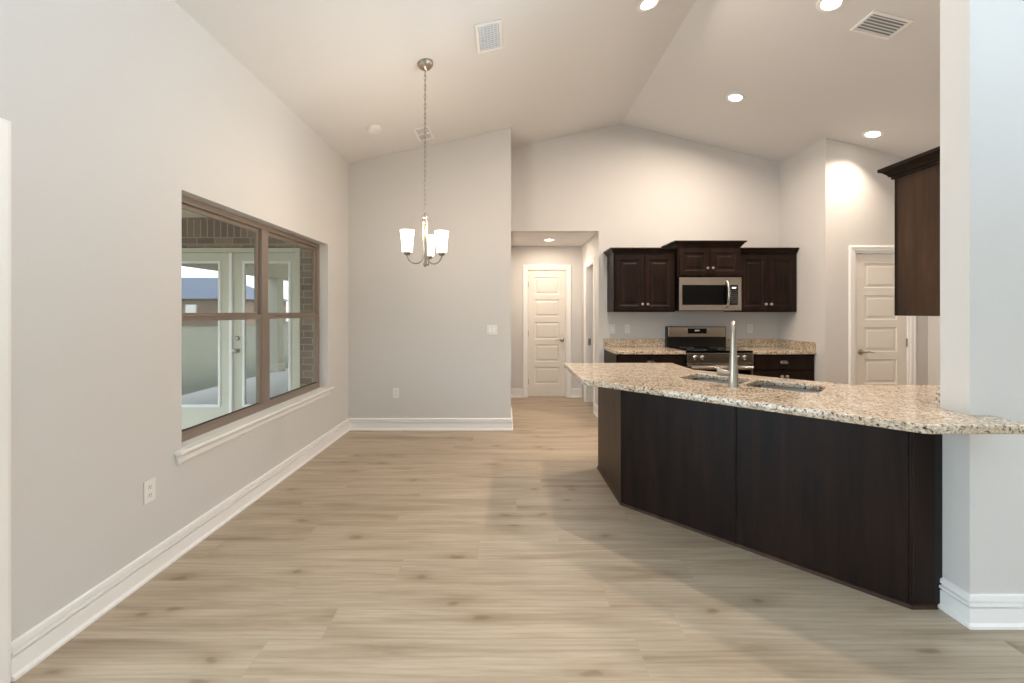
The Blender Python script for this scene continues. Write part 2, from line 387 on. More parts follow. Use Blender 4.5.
WY0, WY1, WZ0, WZ1 = 2.405, 4.36, 0.59, 2.05        # dining window opening
PY0, PY1, PZ1 = -0.93, 1.50, 1.99                  # patio door opening
fl = B(); box(fl, (XL-0.14, YREAR-0.12, -0.1), (XR+0.12, YB, 0)); box(fl, (-0.1, YB, -0.1), (3.64, 6.92, 0))
fl_o = struct('floor', fl, 'floor')
wall_y('wall_left', XL-0.14, XL, YREAR-0.12, YB, [(WY0, WZ0-0.022, WY1, WZ1), (PY0, 0, PY1, PZ1)], cz(XL))
wall_x('wall_dining_back', XL-0.14, 0.035, YB, YB+0.12, topf=lambda x: cz(max(x, XL)))
wall_x('wall_hall_left', -0.09, 0.035, YB+0.12, YH)
wall_x('wall_kitchen_back', 0.035, 3.64, YK, YK+0.12, [(0.035, 0, 1.175, 2.41)])
wall_y('wall_hall_right', 1.175, 1.295, YK+0.12, YH, [(5.84, 0, 6.45, 2.045)], 2.41)
wall_x('wall_hall_back', -0.09, 2.3, YH, YH+0.12, [(0.30, 0, 0.945, 2.045)], topf=lambda x: 2.5)
struct('ceiling_hall', bx((0.035, YK+0.12, 2.41), (1.175, YH, 2.5)), 'ceil')
# small room beyond the hall doorway
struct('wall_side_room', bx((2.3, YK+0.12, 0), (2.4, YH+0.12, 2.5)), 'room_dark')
struct('ceiling_side_room', bx((1.295, YK+0.12, 2.41), (2.3, YH, 2.5)), 'ceil')
wall_x('wall_pantry', 3.52, XR, YP, YP+0.12, [(3.84, 0, 4.456, 2.03)])
b_ = B(); prism_y(b_, [(3.52, 0), (3.64, 0), (3.64, cz(3.64)), (3.52, cz(3.52))], YP+0.12, YK); struct('wall_pantry_side', b_, 'wall')
struct('wall_pantry_inside', bx((3.64, YP+0.8, 0), (XR, YP+0.9, 2.6)), 'wall')
wall_y('wall_right', XR, XR+0.12, YREAR-0.12, YP+0.12, [(-1.5, 0.6, 0.7, 2.1)], cz(XR))
wall_x('wall_peninsula_end', 2.002, XR, 1.850, 1.977)
wall_x('wall_rear', XL, XR, YREAR-0.12, YREAR, [(-1.05, 0.7, 0.65, 2.2)])
for nm, xa, xb in (('ceiling_left', XL-0.14, RX), ('ceiling_right', RX, XR+0.12)):
    za = cz(max(xa, XL)) if nm == 'ceiling_left' else RZ; zb = RZ if nm == 'ceiling_left' else cz(xb)
    pts = [(xa, cz(XL)), (XL, cz(XL)), (RX, RZ), (RX, RZ+0.12), (xa, cz(XL)+0.12)] if nm == 'ceiling_left' else [(RX, RZ), (XR, cz(XR)), (xb, cz(XR)), (xb, cz(XR)+0.12), (RX, RZ+0.12)]
    b_ = B(); prism_y(b_, pts, YREAR-0.12, YK+0.12); struct(nm, b_, 'ceil')

# baseboards: stepped profile, 135 mm
BPs = [(0, 0), (0.024, 0), (0.024, 0.012), (0.013, 0.020), (0.013, 0.082), (0.004, 0.084), (0.004, 0.090), (0.018, 0.093), (0.018, 0.103), (0.004, 0.106), (0.004, 0.112), (0.014, 0.115), (0.012, 0.134), (0, 0.138)]
def base(name, path):
    b = B(); sweep(b, path, BPs); return struct(name, b, 'trim')
base('baseboard_left', [(XL, 1.5705), (XL, YB-0.0)])
base('baseboard_dining', [(XL+0.0, YB), (0.035, YB), (0.035, YK)])
base('baseboard_hall_back', [(0.035, YH), (0.235, YH)]); base('baseboard_hall_back_right', [(1.01, YH), (1.175, YH)])
base('baseboard_kitchen_return', [(1.175, 5.76), (1.175, YK), (1.243, YK)])
base('baseboard_pantry_left', [(3.52, 4.885), (3.52, YP), (3.775, YP)]); base('baseboard_pantry_right', [(4.521, YP), (XR, YP)])
base('baseboard_peninsula_end', [(2.002, 1.9645), (2.002, 1.850), (XR, 1.850)])
base('baseboard_left_rear', [(XL, YREAR), (XL, -1.0)])

# ------------------------------------------------------------------ interior doors
def casing(parent, x0, x1, h, w=0.065, t=0.017, y=0.0, name='casing'):
    bm = B()
    P = [(0, 0), (t*0.55, 0), (t, 0.012), (t, w*0.35), (t*0.7, w*0.45), (t*0.7, w*0.8), (t*0.45, w), (0, w)]
    # profile (depth toward -y, offset outward), along the U path in XZ
    rings = []
    for (px, pz, ox, oz) in ((x0, 0, -1, 0), (x0, h, -1, 1), (x1, h, 1, 1), (x1, 0, 1, 0)):
        rings.append([bm.verts.new((px+ox*(w-q), y-d, pz+oz*(w-q))) for d, q in P])
    n = len(P)
    for a, b in zip(rings, rings[1:]):
        for k in range(n): bm.faces.new((a[k], a[(k+1)%n], b[(k+1)%n], b[k]))
    bm.faces.new(rings[0]); bm.faces.new(rings[-1])
    return obj(name, bm, 'trim', parent)
def lever(parent, x, y, z, d):           # d=+1: lever points to +x
    b = B(); rot = Matrix.Translation((x, y, z)) @ Matrix.Rotation(PI/2, 4, 'X')
    lathe(b, [(0.031, 0), (0.032, 0.004), (0.028, 0.010), (0.013, 0.016), (0.011, 0.045), (0, 0.05)], 20, rot)
    tube(b, [(x, y-0.046, z), (x+d*0.02, y-0.05, z+0.002), (x+d*0.06, y-0.05, z+0.006), (x+d*0.09, y-0.048, z-0.002), (x+d*0.115, y-0.046, z-0.004)], [0.010, 0.010, 0.008, 0.007, 0.005], 10)
    return obj('lever_handle', b, 'nickel', parent, smooth=True)
def panel_door(nm, x0, x1, h, ywall, hinge_side, lever_dir, yr=0.018):
    e = empty(nm, ((x0+x1)/2, ywall, 0)); e['kind'] = 'structure'
    hw = (x1-x0)/2; j = 0.018
    casing(e, -hw-0.0, hw, h)
    b = B(); box(b, (-hw, 0, 0), (-hw+j, 0.118, h)); box(b, (hw-j, 0, 0), (hw, 0.118, h)); box(b, (-hw+j, 0, h-j), (hw-j, 0.118, h))
    box(b, (-hw+j, yr+0.036, 0), (-hw+j+0.012, 0.1, h-j)); box(b, (hw-j-0.012, yr+0.036, 0), (hw-j, 0.1, h-j))
    obj('door_jamb', b, 'trim', e)
    a = -hw+j+0.003; c = hw-j-0.003; H = h-j-0.003
    st_ = 0.105; n = 5; top, bot, gap = 0.115, 0.20, 0.085
    ph = (H-top-bot-gap*(n-1))/n
    pans = [(a+st_, 0.008+bot+i*(ph+gap), c-st_, 0.008+bot+i*(ph+gap)+ph) for i in range(n)]
    b = B(); slab(b, a, 0.010, c, H, yr, yr+0.035, pans, [(0.008, yr+0.009), (0.026, yr+0.009), (0.042, yr+0.002)])
    obj('door_slab', b, 'door', e)
    hx = a+0.06 if lever_dir > 0 else c-0.06
    lever(e, hx, yr, 0.915, lever_dir)
    for z in (0.25, 1.02, 1.80):
        b = B(); s = -1 if hinge_side < 0 else 1; x = (hw-j)*s
        lathe(b, [(0.007, -0.045), (0.007, 0.045)], 10, Matrix.Translation((x-s*0.001, yr-0.006, z)))
        box(b, (min(x, x-s*0.012), yr-0.0015, z-0.044), (max(x, x-s*0.012), yr+0.0, z+0.044))
        obj('hinge', b, 'hinge', e, smooth=True)
    return e
d1 = panel_door('door_1', 0.30, 0.945, 2.045, YH, -1, -1)
d2 = panel_door('door_2', 3.84, 4.456, 2.03, YP, 1, 1)
# dark closet backs behind the doors' gaps are the rooms themselves
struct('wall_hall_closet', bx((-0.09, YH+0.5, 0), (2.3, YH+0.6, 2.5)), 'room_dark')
# door_3: open doorway on the hall's right wall
e = empty('door_3', (1.175, (5.84+6.45)/2, 0), PI/2*3); e['kind'] = 'structure'
# local -y faces -x (into the hall): rz=-90deg maps local -y -> -x
hw = 0.305; casing(e, -hw, hw, 2.045)
b = B(); j = 0.018; box(b, (-hw, 0, 0), (-hw+j, 0.118, 2.045)); box(b, (hw-j, 0, 0), (hw, 0.118, 2.045)); box(b, (-hw+j, 0, 2.027), (hw-j, 0.118, 2.045)); obj('door_jamb', b, 'trim', e)
b = bx((-hw+j, 0.03, 0.86), (-hw+j+0.002, 0.075, 0.96)); sp_ = obj('strike_plate', b, 'hinge', e)
# slab swung open into the side room, hinged on the near side
b = B(); slab(b, 0.0, 0.01, 0.57, 2.02, 0, 0.035, [(0.1, 0.22+i*0.36, 0.47, 0.22+i*0.36+0.28) for i in range(5)], [(0.008, 0.009), (0.03, 0.009), (0.045, 0.002)])
ds = obj('door_slab', b, 'door', e); ds.location = (hw-j, 0.125, 0); ds.rotation_euler = (0, 0, PI/2+0.0)

# ------------------------------------------------------------------ dining window
we = empty('window_1', (XL, (WY0+WY1)/2, WZ0), 0); we['kind'] = 'structure'
HY = (WY1-WY0)/2; HZ = WZ1-WZ0
xf = -0.085     # interior face of the frame, measured from the wall face
b = B()
box(b, (xf-0.05, -HY, 0), (xf, HY, 0.045)); box(b, (xf-0.05, -HY, HZ-0.040), (xf, HY, HZ))
for ya, yb in ((-HY, -HY+0.035), (HY-0.035, HY), (-0.045, 0.045)): box(b, (xf-0.05, ya, 0.045), (xf, yb, HZ-0.040))
obj('window_frame', b, 'bronze', we, bevel=0.003)
zm = 1.325-WZ0
for s0, s1 in ((-HY+0.035, -0.045), (0.045, HY-0.035)):
    b = B(); f = 0.028; xa, xb = xf-0.045, xf-0.026      # upper sash, outer track
    box(b, (xa, s0, zm-0.005), (xb, s0+f, HZ-0.04)); box(b, (xa, s1-f, zm-0.005), (xb, s1, HZ-0.04))
    box(b, (xa, s0+f, HZ-0.04-f), (xb, s1-f, HZ-0.04)); box(b, (xa, s0+f, zm-0.005), (xb, s1-f, zm+0.03))
    up = obj('upper_sash', b, 'bronze', we, bevel=0.002)
    obj('pane', bx((xf-0.037, s0+f, zm+0.03), (xf-0.033, s1-f, HZ-0.04-f)), 'glass', up)
    b = B(); xa, xb = xf-0.024, xf-0.004                 # lower sash, inner track
    box(b, (xa, s0, 0.045), (xb, s0+f, zm+0.018)); box(b, (xa, s1-f, 0.045), (xb, s1, zm+0.018))
    box(b, (xa, s0+f, 0.045), (xb, s1-f, 0.06)); box(b, (xa, s0+f, zm-0.022), (xb, s1-f, zm+0.018)); box(b, (xb, s0+0.1, zm+0.006), (xb+0.008, s1-0.1, zm+0.014))
    lo = obj('lower_sash', b, 'bronze', we, bevel=0.002)
    obj('pane', bx((xf-0.016, s0+f, 0.065), (xf-0.012, s1-f, zm-0.022)), 'glass', lo)
    obj('sash_shade_strip', bx((xf-0.020, s0+f, 0.06), (xf-0.006, s1-f, 0.066)), 'seal', lo)  # dark strip drawn for the shading line of the outer sash
# painted jamb returns are the wall itself; stool and apron
b = B(); box(b, (xf, -HY-0.0, -0.022), (0.0, HY, 0.0)); box(b, (0, -HY-0.055, -0.022), (0.042, HY+0.06, 0.0))
obj('window_sill', b, 'trim', we, bevel=0.005)
b = B(); sweep(b, [(0, -HY-0.04), (0, HY+0.045)], [(0, -0.022), (0.018, -0.022), (0.018, -0.032), (0.013, -0.038), (0.013, -0.066), (0.008, -0.08), (0, -0.08)])
obj('window_apron', b, 'trim', we)

# ------------------------------------------------------------------ patio door on the left (only its casing shows)
pe = empty('door_4', (XL, (PY0+PY1)/2, 0)); pe['kind'] = 'structure'
HP = (PY1-PY0)/2
b = B()
P = [(0, 0), (0.012, 0), (0.018, 0.014), (0.018, 0.04), (0.012, 0.055), (0.009, 0.07), (0, 0.07)]
rings = []
for (py, pz, oy, oz) in ((-HP, 0, -1, 0), (-HP, PZ1, -1, 1), (HP, PZ1, 1, 1), (HP, 0, 1, 0)):
    rings.append([b.verts.new((d, py+oy*(0.07-q), pz+oz*(0.07-q))) for d, q in P])
for r0, r1_ in zip(rings, rings[1:]):
    for k in range(len(P)): b.faces.new((r0[k], r0[(k+1)%len(P)], r1_[(k+1)%len(P)], r1_[k]))
b.faces.new(rings[0]); b.faces.new(rings[-1])
obj('casing', b, 'trim', pe)
b = B(); fr_ = 0.05
box(b, (-0.12, -HP, 0), (-0.02, -HP+fr_, PZ1)); box(b, (-0.12, HP-fr_, 0), (-0.02, HP, PZ1)); box(b, (-0.12, -HP+fr_, PZ1-fr_), (-0.02, HP-fr_, PZ1)); box(b, (-0.12, -HP+fr_, 0), (-0.02, HP-fr_, 0.03)); box(b, (-0.09, -0.045, 0.03), (-0.05, 0.045, PZ1-fr_))
obj('door_frame', b, 'trim', pe)
for a0, a1 in ((-HP+fr_, -0.045), (0.045, HP-fr_)): obj('pane', bx((-0.072, a0, 0.03), (-0.068, a1, PZ1-fr_)), 'glass', pe)
# unseen living room windows, put in for the added uplights
for k, (ex, ey, ez, rz_e, q) in enumerate(((-0.2, YREAR, 0.7, 0, 0.85), (XR, -0.4, 0.6, PI/2, 1.1))):
    e = empty('window_%d' % (k+2), (ex, ey, ez), rz_e); e['kind'] = 'structure'
    if k: e.rotation_euler = (0, 0, -PI/2)
    b = B(); box(b, (-q, -0.1, 0), (q, -0.05, 0.05)); box(b, (-q, -0.1, 1.45), (q, -0.05, 1.5))
    for xx in (-q, -0.025, q-0.05): box(b, (xx, -0.1, 0.05), (xx+0.05, -0.05, 1.45))
    obj('window_frame', b, 'bronze', e)
    for s0, s1 in ((-q+0.05, -0.025), (0.025, q-0.05)): obj('pane', bx((s0, -0.077, 0.05), (s1, -0.073, 1.45)), 'glass', e)

# ------------------------------------------------------------------ outside: lanai, french doors, brick
EY = 4.87
wallout = B()
DX0, DX1, DZ1 = -3.96, -2.37, 2.09
for a in (((-7.0, EY, -0.02), (DX0, EY+0.17, 2.9)), ((DX1, EY, -0.02), (-1.985, EY+0.17, 2.9)), ((DX0, EY, DZ1+0.325), (DX1, EY+0.17, 2.9)), ((DX0, EY, DZ1+0.01), (DX1, EY+0.17, DZ1+0.125))): box(wallout, *a)
struct('wall_exterior_brick', wallout, 'brick')
struct('trim_1', bx((DX0, EY-0.004, DZ1+0.125), (DX1, EY+0.17, DZ1+0.325)), 'soldier')
struct('ceiling_lanai', bx((-5.4, -5.0, 2.44), (-1.985, EY, 2.50)), 'lanai')
struct('ground_patio', bx((-5.4, -5.0, -0.12), (-1.985, EY, -0.02)), 'concrete')
struct('ground_lawn', bx((-60, -60, -0.25), (-1.985, 40, -0.13)), 'grass')
struct('ground_lawn_rear', bx((-1.985, -60, -0.25), (60, YREAR-0.2, -0.13)), 'grass')
# beam and posts at the lanai edge
struct('trim_2', bx((-5.55, -5.0, 2.14), (-5.35, EY, 2.50)), 'ext_trim')
for y in (-4.9, -0.2):
    b = B(); box(b, (-0.13, -0.13, 0), (0.13, 0.13, 2.16)); box(b, (-0.16, -0.16, 0), (0.16, 0.16, 0.18)); o = obj('porch_post', b, 'ext_trim', bevel=0.01)
    o.location = (-5.45, y, -0.02); tag(o, 'pale square porch post at the outer edge of the covered patio', 'post', 'porch posts')
# double french doors
fd = empty('door_5', ((DX0+DX1)/2, EY, 0)); fd['kind'] = 'structure'
fh = (DX1-DX0)/2
b = B(); box(b, (-fh, -0.012, 0), (-fh+0.06, 0.1, DZ1)); box(b, (fh-0.06, -0.012, 0), (fh, 0.1, DZ1)); box(b, (-fh+0.06, -0.012, DZ1-0.05), (fh-0.06, 0.1, DZ1)); box(b, (-fh+0.06, -0.02, -0.02), (fh-0.06, 0.1, 0.02))
obj('door_frame', b, 'ext_trim', fd, bevel=0.004)
lw = fh-0.06
for s in (-1, 1):
    x0, x1 = (-lw, -0.003) if s < 0 else (0.003, lw)
    g0, g1 = (x0+0.055, x1-0.122) if s < 0 else (x0+0.122, x1-0.055)
    b = B(); Y0, Y1 = 0.02, 0.065; za, zb = 0.27, 1.945
    box(b, (x0, Y0, 0.025), (g0, Y1, DZ1-0.055)); box(b, (g1, Y0, 0.025), (x1, Y1, DZ1-0.055)); box(b, (g0, Y0, 0.025), (g1, Y1, za)); box(b, (g0, Y0, zb), (g1, Y1, DZ1-0.055))
    leaf = obj('door_leaf', b, 'ext_door', fd)
    b = B(); r = 0.028
    box(b, (g0, Y0-0.012, za), (g0+r, Y0+0.02, zb)); box(b, (g1-r, Y0-0.012, za), (g1, Y0+0.02, zb)); box(b, (g0+r, Y0-0.012, za), (g1-r, Y0+0.02, za+r)); box(b, (g0+r, Y0-0.012, zb-r), (g1-r, Y0+0.02, zb))
    obj('glazing_bead', b, 'trim', leaf, bevel=0.004)
    obj('pane', bx((g0+r, Y0+0.005, za+r), (g1-r, Y0+0.012, zb-r)), 'doorglass', leaf)
    if s > 0:
        for z, R_ in ((0.92, 0.030), (1.06, 0.027)):
            b = B(); rot = Matrix.Translation((x0+0.062, Y0, z)) @ Matrix.Rotation(PI/2, 4, 'X')
            lathe(b, [(R_, 0), (R_, 0.008), (0.012, 0.012), (0.012, 0.035), (R_-0.003, 0.045), (R_-0.002, 0.06), (0.012, 0.07), (0, 0.071)] if z < 1 else [(R_, 0), (R_, 0.012), (R_-0.008, 0.022), (0, 0.023)], 20, rot)
            obj('door_knob' if z < 1 else 'deadbolt', b, 'nickel', leaf, smooth=True)
b = bx((-0.018, -0.008, 0.025), (0.018, 0.02, DZ1-0.055)); obj('astragal', b, 'trim', fd, bevel=0.004)

# neighbour's house, seen mirrored in the french door glass
nh = thing('neighbor_house', 'brick house with a blue grey hip roof mirrored in the patio door glass', 'house', (-37, -41, -0.13))
b = B(); box(b, (-8, -5, 0), (8, 5, 2.9)); obj('house_wall', b, 'brick', nh)
b = B(); v = [b.verts.new(p) for p in ((-8.5, -5.5, 2.9), (8.5, -5.5, 2.9), (8.5, 5.5, 2.9), (-8.5, 5.5, 2.9), (-3.2, 0, 5.6), (3.2, 0, 5.6))]
for f in ((0, 1, 5, 4), (1, 2, 5), (2, 3, 4, 5), (3, 0, 4), (0, 3, 2, 1)): b.faces.new([v[i] for i in f])
obj('roof', b, 'roof', nh)
for x in (-5, -1.5, 3):
    wn = obj('house_window', bx((x-0.6, 5.0, 0.9), (x+0.6, 5.06, 2.3)), 'ext_trim', nh)
    obj('pane', bx((x-0.52, 5.06, 0.98), (x+0.52, 5.07, 2.22)), 'doorglass', wn)

# ------------------------------------------------------------------ cabinets
def knob(parent, x, y, z):
    b = B(); rot = Matrix.Translation((x, y, z)) @ Matrix.Rotation(PI/2, 4, 'X')
    lathe(b, [(0.009, 0), (0.006, 0.004), (0.006, 0.014), (0.014, 0.019), (0.0165, 0.024), (0.013, 0.030), (0, 0.032)], 16, rot)
    return obj('knob', b, 'knob', parent, smooth=True)
def cup_pull(parent, x, y, z):
    b = B(); w2, n = 0.042, 12; rings = []
    for i in range(n+1):
        a = PI*i/n; cx = -w2*math.cos(a); d = 0.004+0.024*math.sin(a)**0.6 if 0 < i < n else 0.004
        rings.append([b.verts.new((x+cx, y-0.001, z+0.016*math.sin(a)**0.5+0.004 if 0 < i < n else z+0.004)), b.verts.new((x+cx, y-d, z+0.012*math.sin(a) if 0 < i < n else z)), b.verts.new((x+cx, y-d*1.02, z-0.014))])
    for p_, q_ in zip(rings, rings[1:]):
        for k in range(2): b.faces.new((p_[k], q_[k], q_[k+1], p_[k+1]))
    bmesh.ops.solidify(b, geom=b.faces[:], thickness=0.002)
    return obj('cup_pull', b, 'knob', parent, smooth=True)
DR = [(0.006, 0.006), (0.014, 0.009), (0.036, 0.009), (0.052, 0.004)]
def cab_door(parent, x0, x1, z0, z1, y, knob_at=None, t=0.019, stile=0.055, name='door'):
    b = B(); yf = y-t
    slab(b, x0, z0, x1, z1, yf, y-0.0005, [(x0+stile, z0+stile, x1-stile, z1-stile)], [(i, yf+d) for i, d in DR])
    o = obj(name, b, 'wood', parent, bevel=0.0025)
    if knob_at: knob(o, knob_at[0], yf, knob_at[1])
    return o
CROWN = [(0, 0), (0.010, 0), (0.010, 0.012), (0.018, 0.016), (0.022, 0.026), (0.038, 0.044), (0.050, 0.050), (0.050, 0.066), (0, 0.066)]
def upper_cab(label, x0, x1, yb, depth, z0, z1, crown_sides, knobz, crown_path=None, doors=2, rz=0, origin=None):
    w2 = (x1-x0)/2
    e = thing('upper_cabinet', label, 'cabinet', origin or ((x0+x1)/2, yb, z0), rz, 'espresso upper cabinets')
    H = z1-z0; t = 0.018
    b = B(); box(b, (-w2, -depth, 0), (-w2+t, 0, H)); box(b, (w2-t, -depth, 0), (w2, 0, H)); box(b, (-w2+t, -depth+0.02, 0.012), (w2-t, 0, 0.030)); box(b, (-w2+t, -depth, H-0.02), (w2-t, 0, H)); box(b, (-w2+t, -0.012, 0.03), (w2-t, 0, H-0.02))
    obj('body', b, 'wood', e)
    fw = 0.038; b = B(); Y0, Y1 = -depth-0.019, -depth
    box(b, (-w2, Y0, 0), (-w2+fw, Y1, H)); box(b, (w2-fw, Y0, 0), (w2, Y1, H)); box(b, (-w2+fw, Y0, 0), (w2-fw, Y1, fw)); box(b, (-w2+fw, Y0, H-fw), (w2-fw, Y1, H)); box(b, (-0.02, Y0, fw), (0.02, Y1, H-fw))
    obj('face_frame', b, 'wood', e)
    g = 0.006
    dz0, dz1 = 0.018, H-0.022
    if doors == 2:
        cab_door(e, -w2+0.02, -g/2, dz0, dz1, Y0, (-0.032, knobz-z0)); cab_door(e, g/2, w2-0.02, dz0, dz1, Y0, (0.032, knobz-z0))
    b = B()
    path = []
    if crown_sides[0]: path.append((-w2, 0))
    path += [(-w2, Y0), (w2, Y0)]
    if crown_sides[1]: path.append((w2, 0))
    prof = [(q, z+H-0.0) for q, z in CROWN]
    sweep(b, path, prof); obj('crown_moulding', b, 'wood', e)
    obj('top_board', bx((-w2+0.001, Y0+0.001, H+0.0005), (w2-0.001, 0, H+0.012)), 'wood', e)
    return e
G = 0.001
upper_cab('dark espresso two-door wall cabinet left of the microwave, beside the hallway opening', 1.285, 2.034, YK-G, 0.31, 1.36, 2.072, (1, 0), 1.455)
upper_cab('short raised dark espresso two-door wall cabinet directly above the microwave', 2.036, 2.794, YK-G, 0.385, 1.78, 2.145, (1, 1), 1.885)
upper_cab('dark espresso two-door wall cabinet right of the microwave, against the side wall', 2.796, 3.517, YK-G, 0.31, 1.36, 2.072, (0, 0), 1.455)
# wall cabinet hung on the kitchen side of the end wall: only its end panel shows
e = upper_cab('large dark wall cabinet end on the right, hung behind the white end wall', 2.102, 2.902, 0, 0.31, 1.34, 2.078, (0, 1), 1.45, rz=PI, origin=(2.490, 1.978, 1.34))
for c_ in e.children:
    if c_.name.startswith('body'): c_.data.materials[0] = M['woodp']

def base_cab(label, x0, x1, yb, yf, side):
    w2 = (x1-x0)/2; d = yb-yf
    e = thing('base_cabinet', label, 'cabinet', ((x0+x1)/2, yb, 0), 0, 'base cabinets beside the range'); t = 0.018; H = 0.875
    b = B(); box(b, (-w2, -d, 0.1), (-w2+t, 0, H)); box(b, (w2-t, -d, 0.1), (w2, 0, H)); box(b, (-w2, -d+0.07, 0), (-w2+t, 0, 0.1)); box(b, (w2-t, -d+0.07, 0), (w2, 0, 0.1))
    box(b, (-w2+t, -d, 0.1), (w2-t, 0, 0.12)); box(b, (-w2+t, -0.012, 0.12), (w2-t, 0, H)); box(b, (-w2+t, -d+0.07, 0), (w2-t, -d+0.085, 0.1))
    obj('body', b, 'wood', e)
    fw = 0.038; b = B(); Y0, Y1 = -d-0.019, -d
    box(b, (-w2, Y0, 0.1), (-w2+fw, Y1, H)); box(b, (w2-fw, Y0, 0.1), (w2, Y1, H))
    for za, zb in ((0.1, 0.14), (0.675, 0.71), (H-fw, H)): box(b, (-w2+fw, Y0, za), (w2-fw, Y1, zb))
    box(b, (-0.02, Y0, 0.14), (0.02, Y1, 0.675)); obj('face_frame', b, 'wood', e)
    dr = B(); slab(dr, -w2+0.02, 0.70, w2-0.02, H-0.02, Y0-0.019, Y0-0.0005, [], []); dr = obj('drawer', dr, 'wood', e, bevel=0.004)
    cup_pull(dr, 0, Y0-0.019, 0.785)
    cab_door(e, -w2+0.02, -0.003, 0.115, 0.685, Y0, (-0.03, 0.625)); cab_door(e, 0.003, w2-0.02, 0.115, 0.685, Y0, (0.03, 0.625))
base_cab('dark base cabinet with drawer left of the range, under the short granite top', 1.245, 2.026, YK-G, 4.92, 0)
base_cab('dark base cabinet with cup-pull drawer right of the range, in the kitchen corner', 2.794, 3.517, YK-G, 4.92, 1)
for nm, x0, x1, side in (('left', 1.235, 2.027, 0), ('right', 2.793, 3.518, 1)):
    lab = 'short speckled granite worktop with backsplash left of the range' if nm == 'left' else 'speckled granite corner worktop with L-shaped backsplash right of the range'
    e = thing('granite_countertop', lab, 'countertop', ((x0+x1)/2, YK-G, 0.876), 0, 'granite worktops beside the range'); w2 = (x1-x0)/2
    obj('worktop', bx((-w2, -0.665, 0), (w2, 0, 0.038)), 'granite', e, bevel=0.005)
    b = bx((-w2, -0.022, 0.0385), (w2, 0, 0.138))
    if side: box(b, (w2-0.022, -0.655, 0.0385), (w2, -0.022, 0.138))
    obj('backsplash', b, 'granite', e, bevel=0.002)

# ------------------------------------------------------------------ range
rg = thing('electric_range', 'stainless electric range with black glass cooktop between the two base cabinets', 'range', (2.41, YK-0.005, 0))
wr = 0.378; D = 0.64
b = B(); box(b, (-wr, -D, 0.02), (wr, -0.02, 0.895)); obj('body', b, 'blackpl', rg)
b = B(); box(b, (-wr, -D-0.035, 0.896), (wr, -0.07, 0.918)); obj('cooktop', b, 'black', rg, bevel=0.006)
for x, y, r in ((-0.19, -0.5, 0.1), (0.19, -0.5, 0.115), (-0.19, -0.22, 0.08), (0.19, -0.22, 0.08)):
    b = B(); lathe(b, [(r-0.004, 0.9182), (r-0.004, 0.9187), (r, 0.9187), (r, 0.9182)], 32, Matrix.Translation((x, y, 0)), cap=False); obj('burner_ring', b, 'graytext', rg)
b = B(); box(b, (-wr, -0.07, 0.90), (wr, 0, 1.175)); obj('backguard', b, 'blackpl', rg, bevel=0.004)
b = B(); prism_y(b, [(-wr+0.012, 1.04), (wr-0.012, 1.04), (wr-0.012, 1.170), (-wr+0.012, 1.170)], -0.082, -0.0705); bgp = obj('control_fascia', b, 'steel', rg, bevel=0.004)
dsp = obj('display', bx((-0.115, -0.085, 1.085), (0.125, -0.0822, 1.150)), 'black', bgp)
for i, dx in enumerate((-0.022, -0.008, 0.010, 0.024)):
    obj('clock_digit', bx((dx-0.004, -0.0858, 1.117), (dx+0.004, -0.0851, 1.131)), 'display', dsp)
b = bx((-wr, -D-0.035, 0.785), (wr, -D, 0.893)); cp = obj('knob_panel', b, 'steel', rg, bevel=0.004)
for x in (-0.28, -0.20, 0.20, 0.28):
    b = B(); rot = Matrix.Translation((x, -D-0.035, 0.842)) @ Matrix.Rotation(PI/2, 4, 'X')
    lathe(b, [(0.026, 0), (0.026, 0.006), (0.021, 0.010), (0.019, 0.032), (0.016, 0.035), (0, 0.035)], 20, rot)
    obj('control_knob', b, 'steel', cp, smooth=True)
b = bx((-wr, -D-0.030, 0.235), (wr, -D, 0.78)); dr_ = obj('oven_door', b, 'steel', rg, bevel=0.004)
obj('oven_window', bx((-wr+0.03, -D-0.034, 0.27), (wr-0.03, -D-0.0302, 0.70)), 'black', dr_)
b = B(); tube(b, [(-wr+0.03, -D-0.085, 0.735), (wr-0.03, -D-0.085, 0.735)], 0.014, 14)
for x in (-wr+0.05, wr-0.05): box(b, (x-0.012, -D-0.08, 0.724), (x+0.012, -D-0.03, 0.746))
obj('oven_handle', b, 'steel', dr_, smooth=True)
obj('storage_drawer', bx((-wr, -D-0.028, 0.07), (wr, -D, 0.228)), 'steel', rg, bevel=0.004)

# ------------------------------------------------------------------ microwave
mw = thing('microwave', 'stainless over-the-range microwave with black door and curved handle', 'microwave', (2.418, YK-G, 1.374))
wm, HM, DM = 0.373, 0.400, 0.40
obj('body', bx((-wm, -DM, 0.0), (wm, 0, HM)), 'blackpl', mw)
b = B(); slab(b, -wm, 0.006, wm, HM, -DM-0.028, -DM, [(-wm+0.038, 0.070, wm-0.038, HM-0.092)], [(0.003, -DM-0.022)]); fo = obj('front_frame', b, 'steel', mw, bevel=0.003)
obj('door_glass', bx((-wm+0.043, -DM-0.0275, 0.074), (wm-0.14, -DM-0.0225, HM-0.096)), 'black', mw, bevel=0.002)
pn = obj('control_panel', bx((wm-0.136, -DM-0.0275, 0.074), (wm-0.043, -DM-0.0225, HM-0.096)), 'black', mw, bevel=0.002)
obj('display', bx((wm-0.115, -DM-0.0285, HM-0.135), (wm-0.062, -DM-0.0277, HM-0.115)), 'display', pn)
b = B()
for r_ in range(7):
    for c_ in range(3): x = wm-0.113+c_*0.024; z = HM-0.16-r_*0.024; box(b, (x-0.005, -DM-0.0282, z-0.003), (x+0.005, -DM-0.0277, z+0.003))
kp = obj('keypad_print', b, 'graytext', pn)
b = B(); pts = []
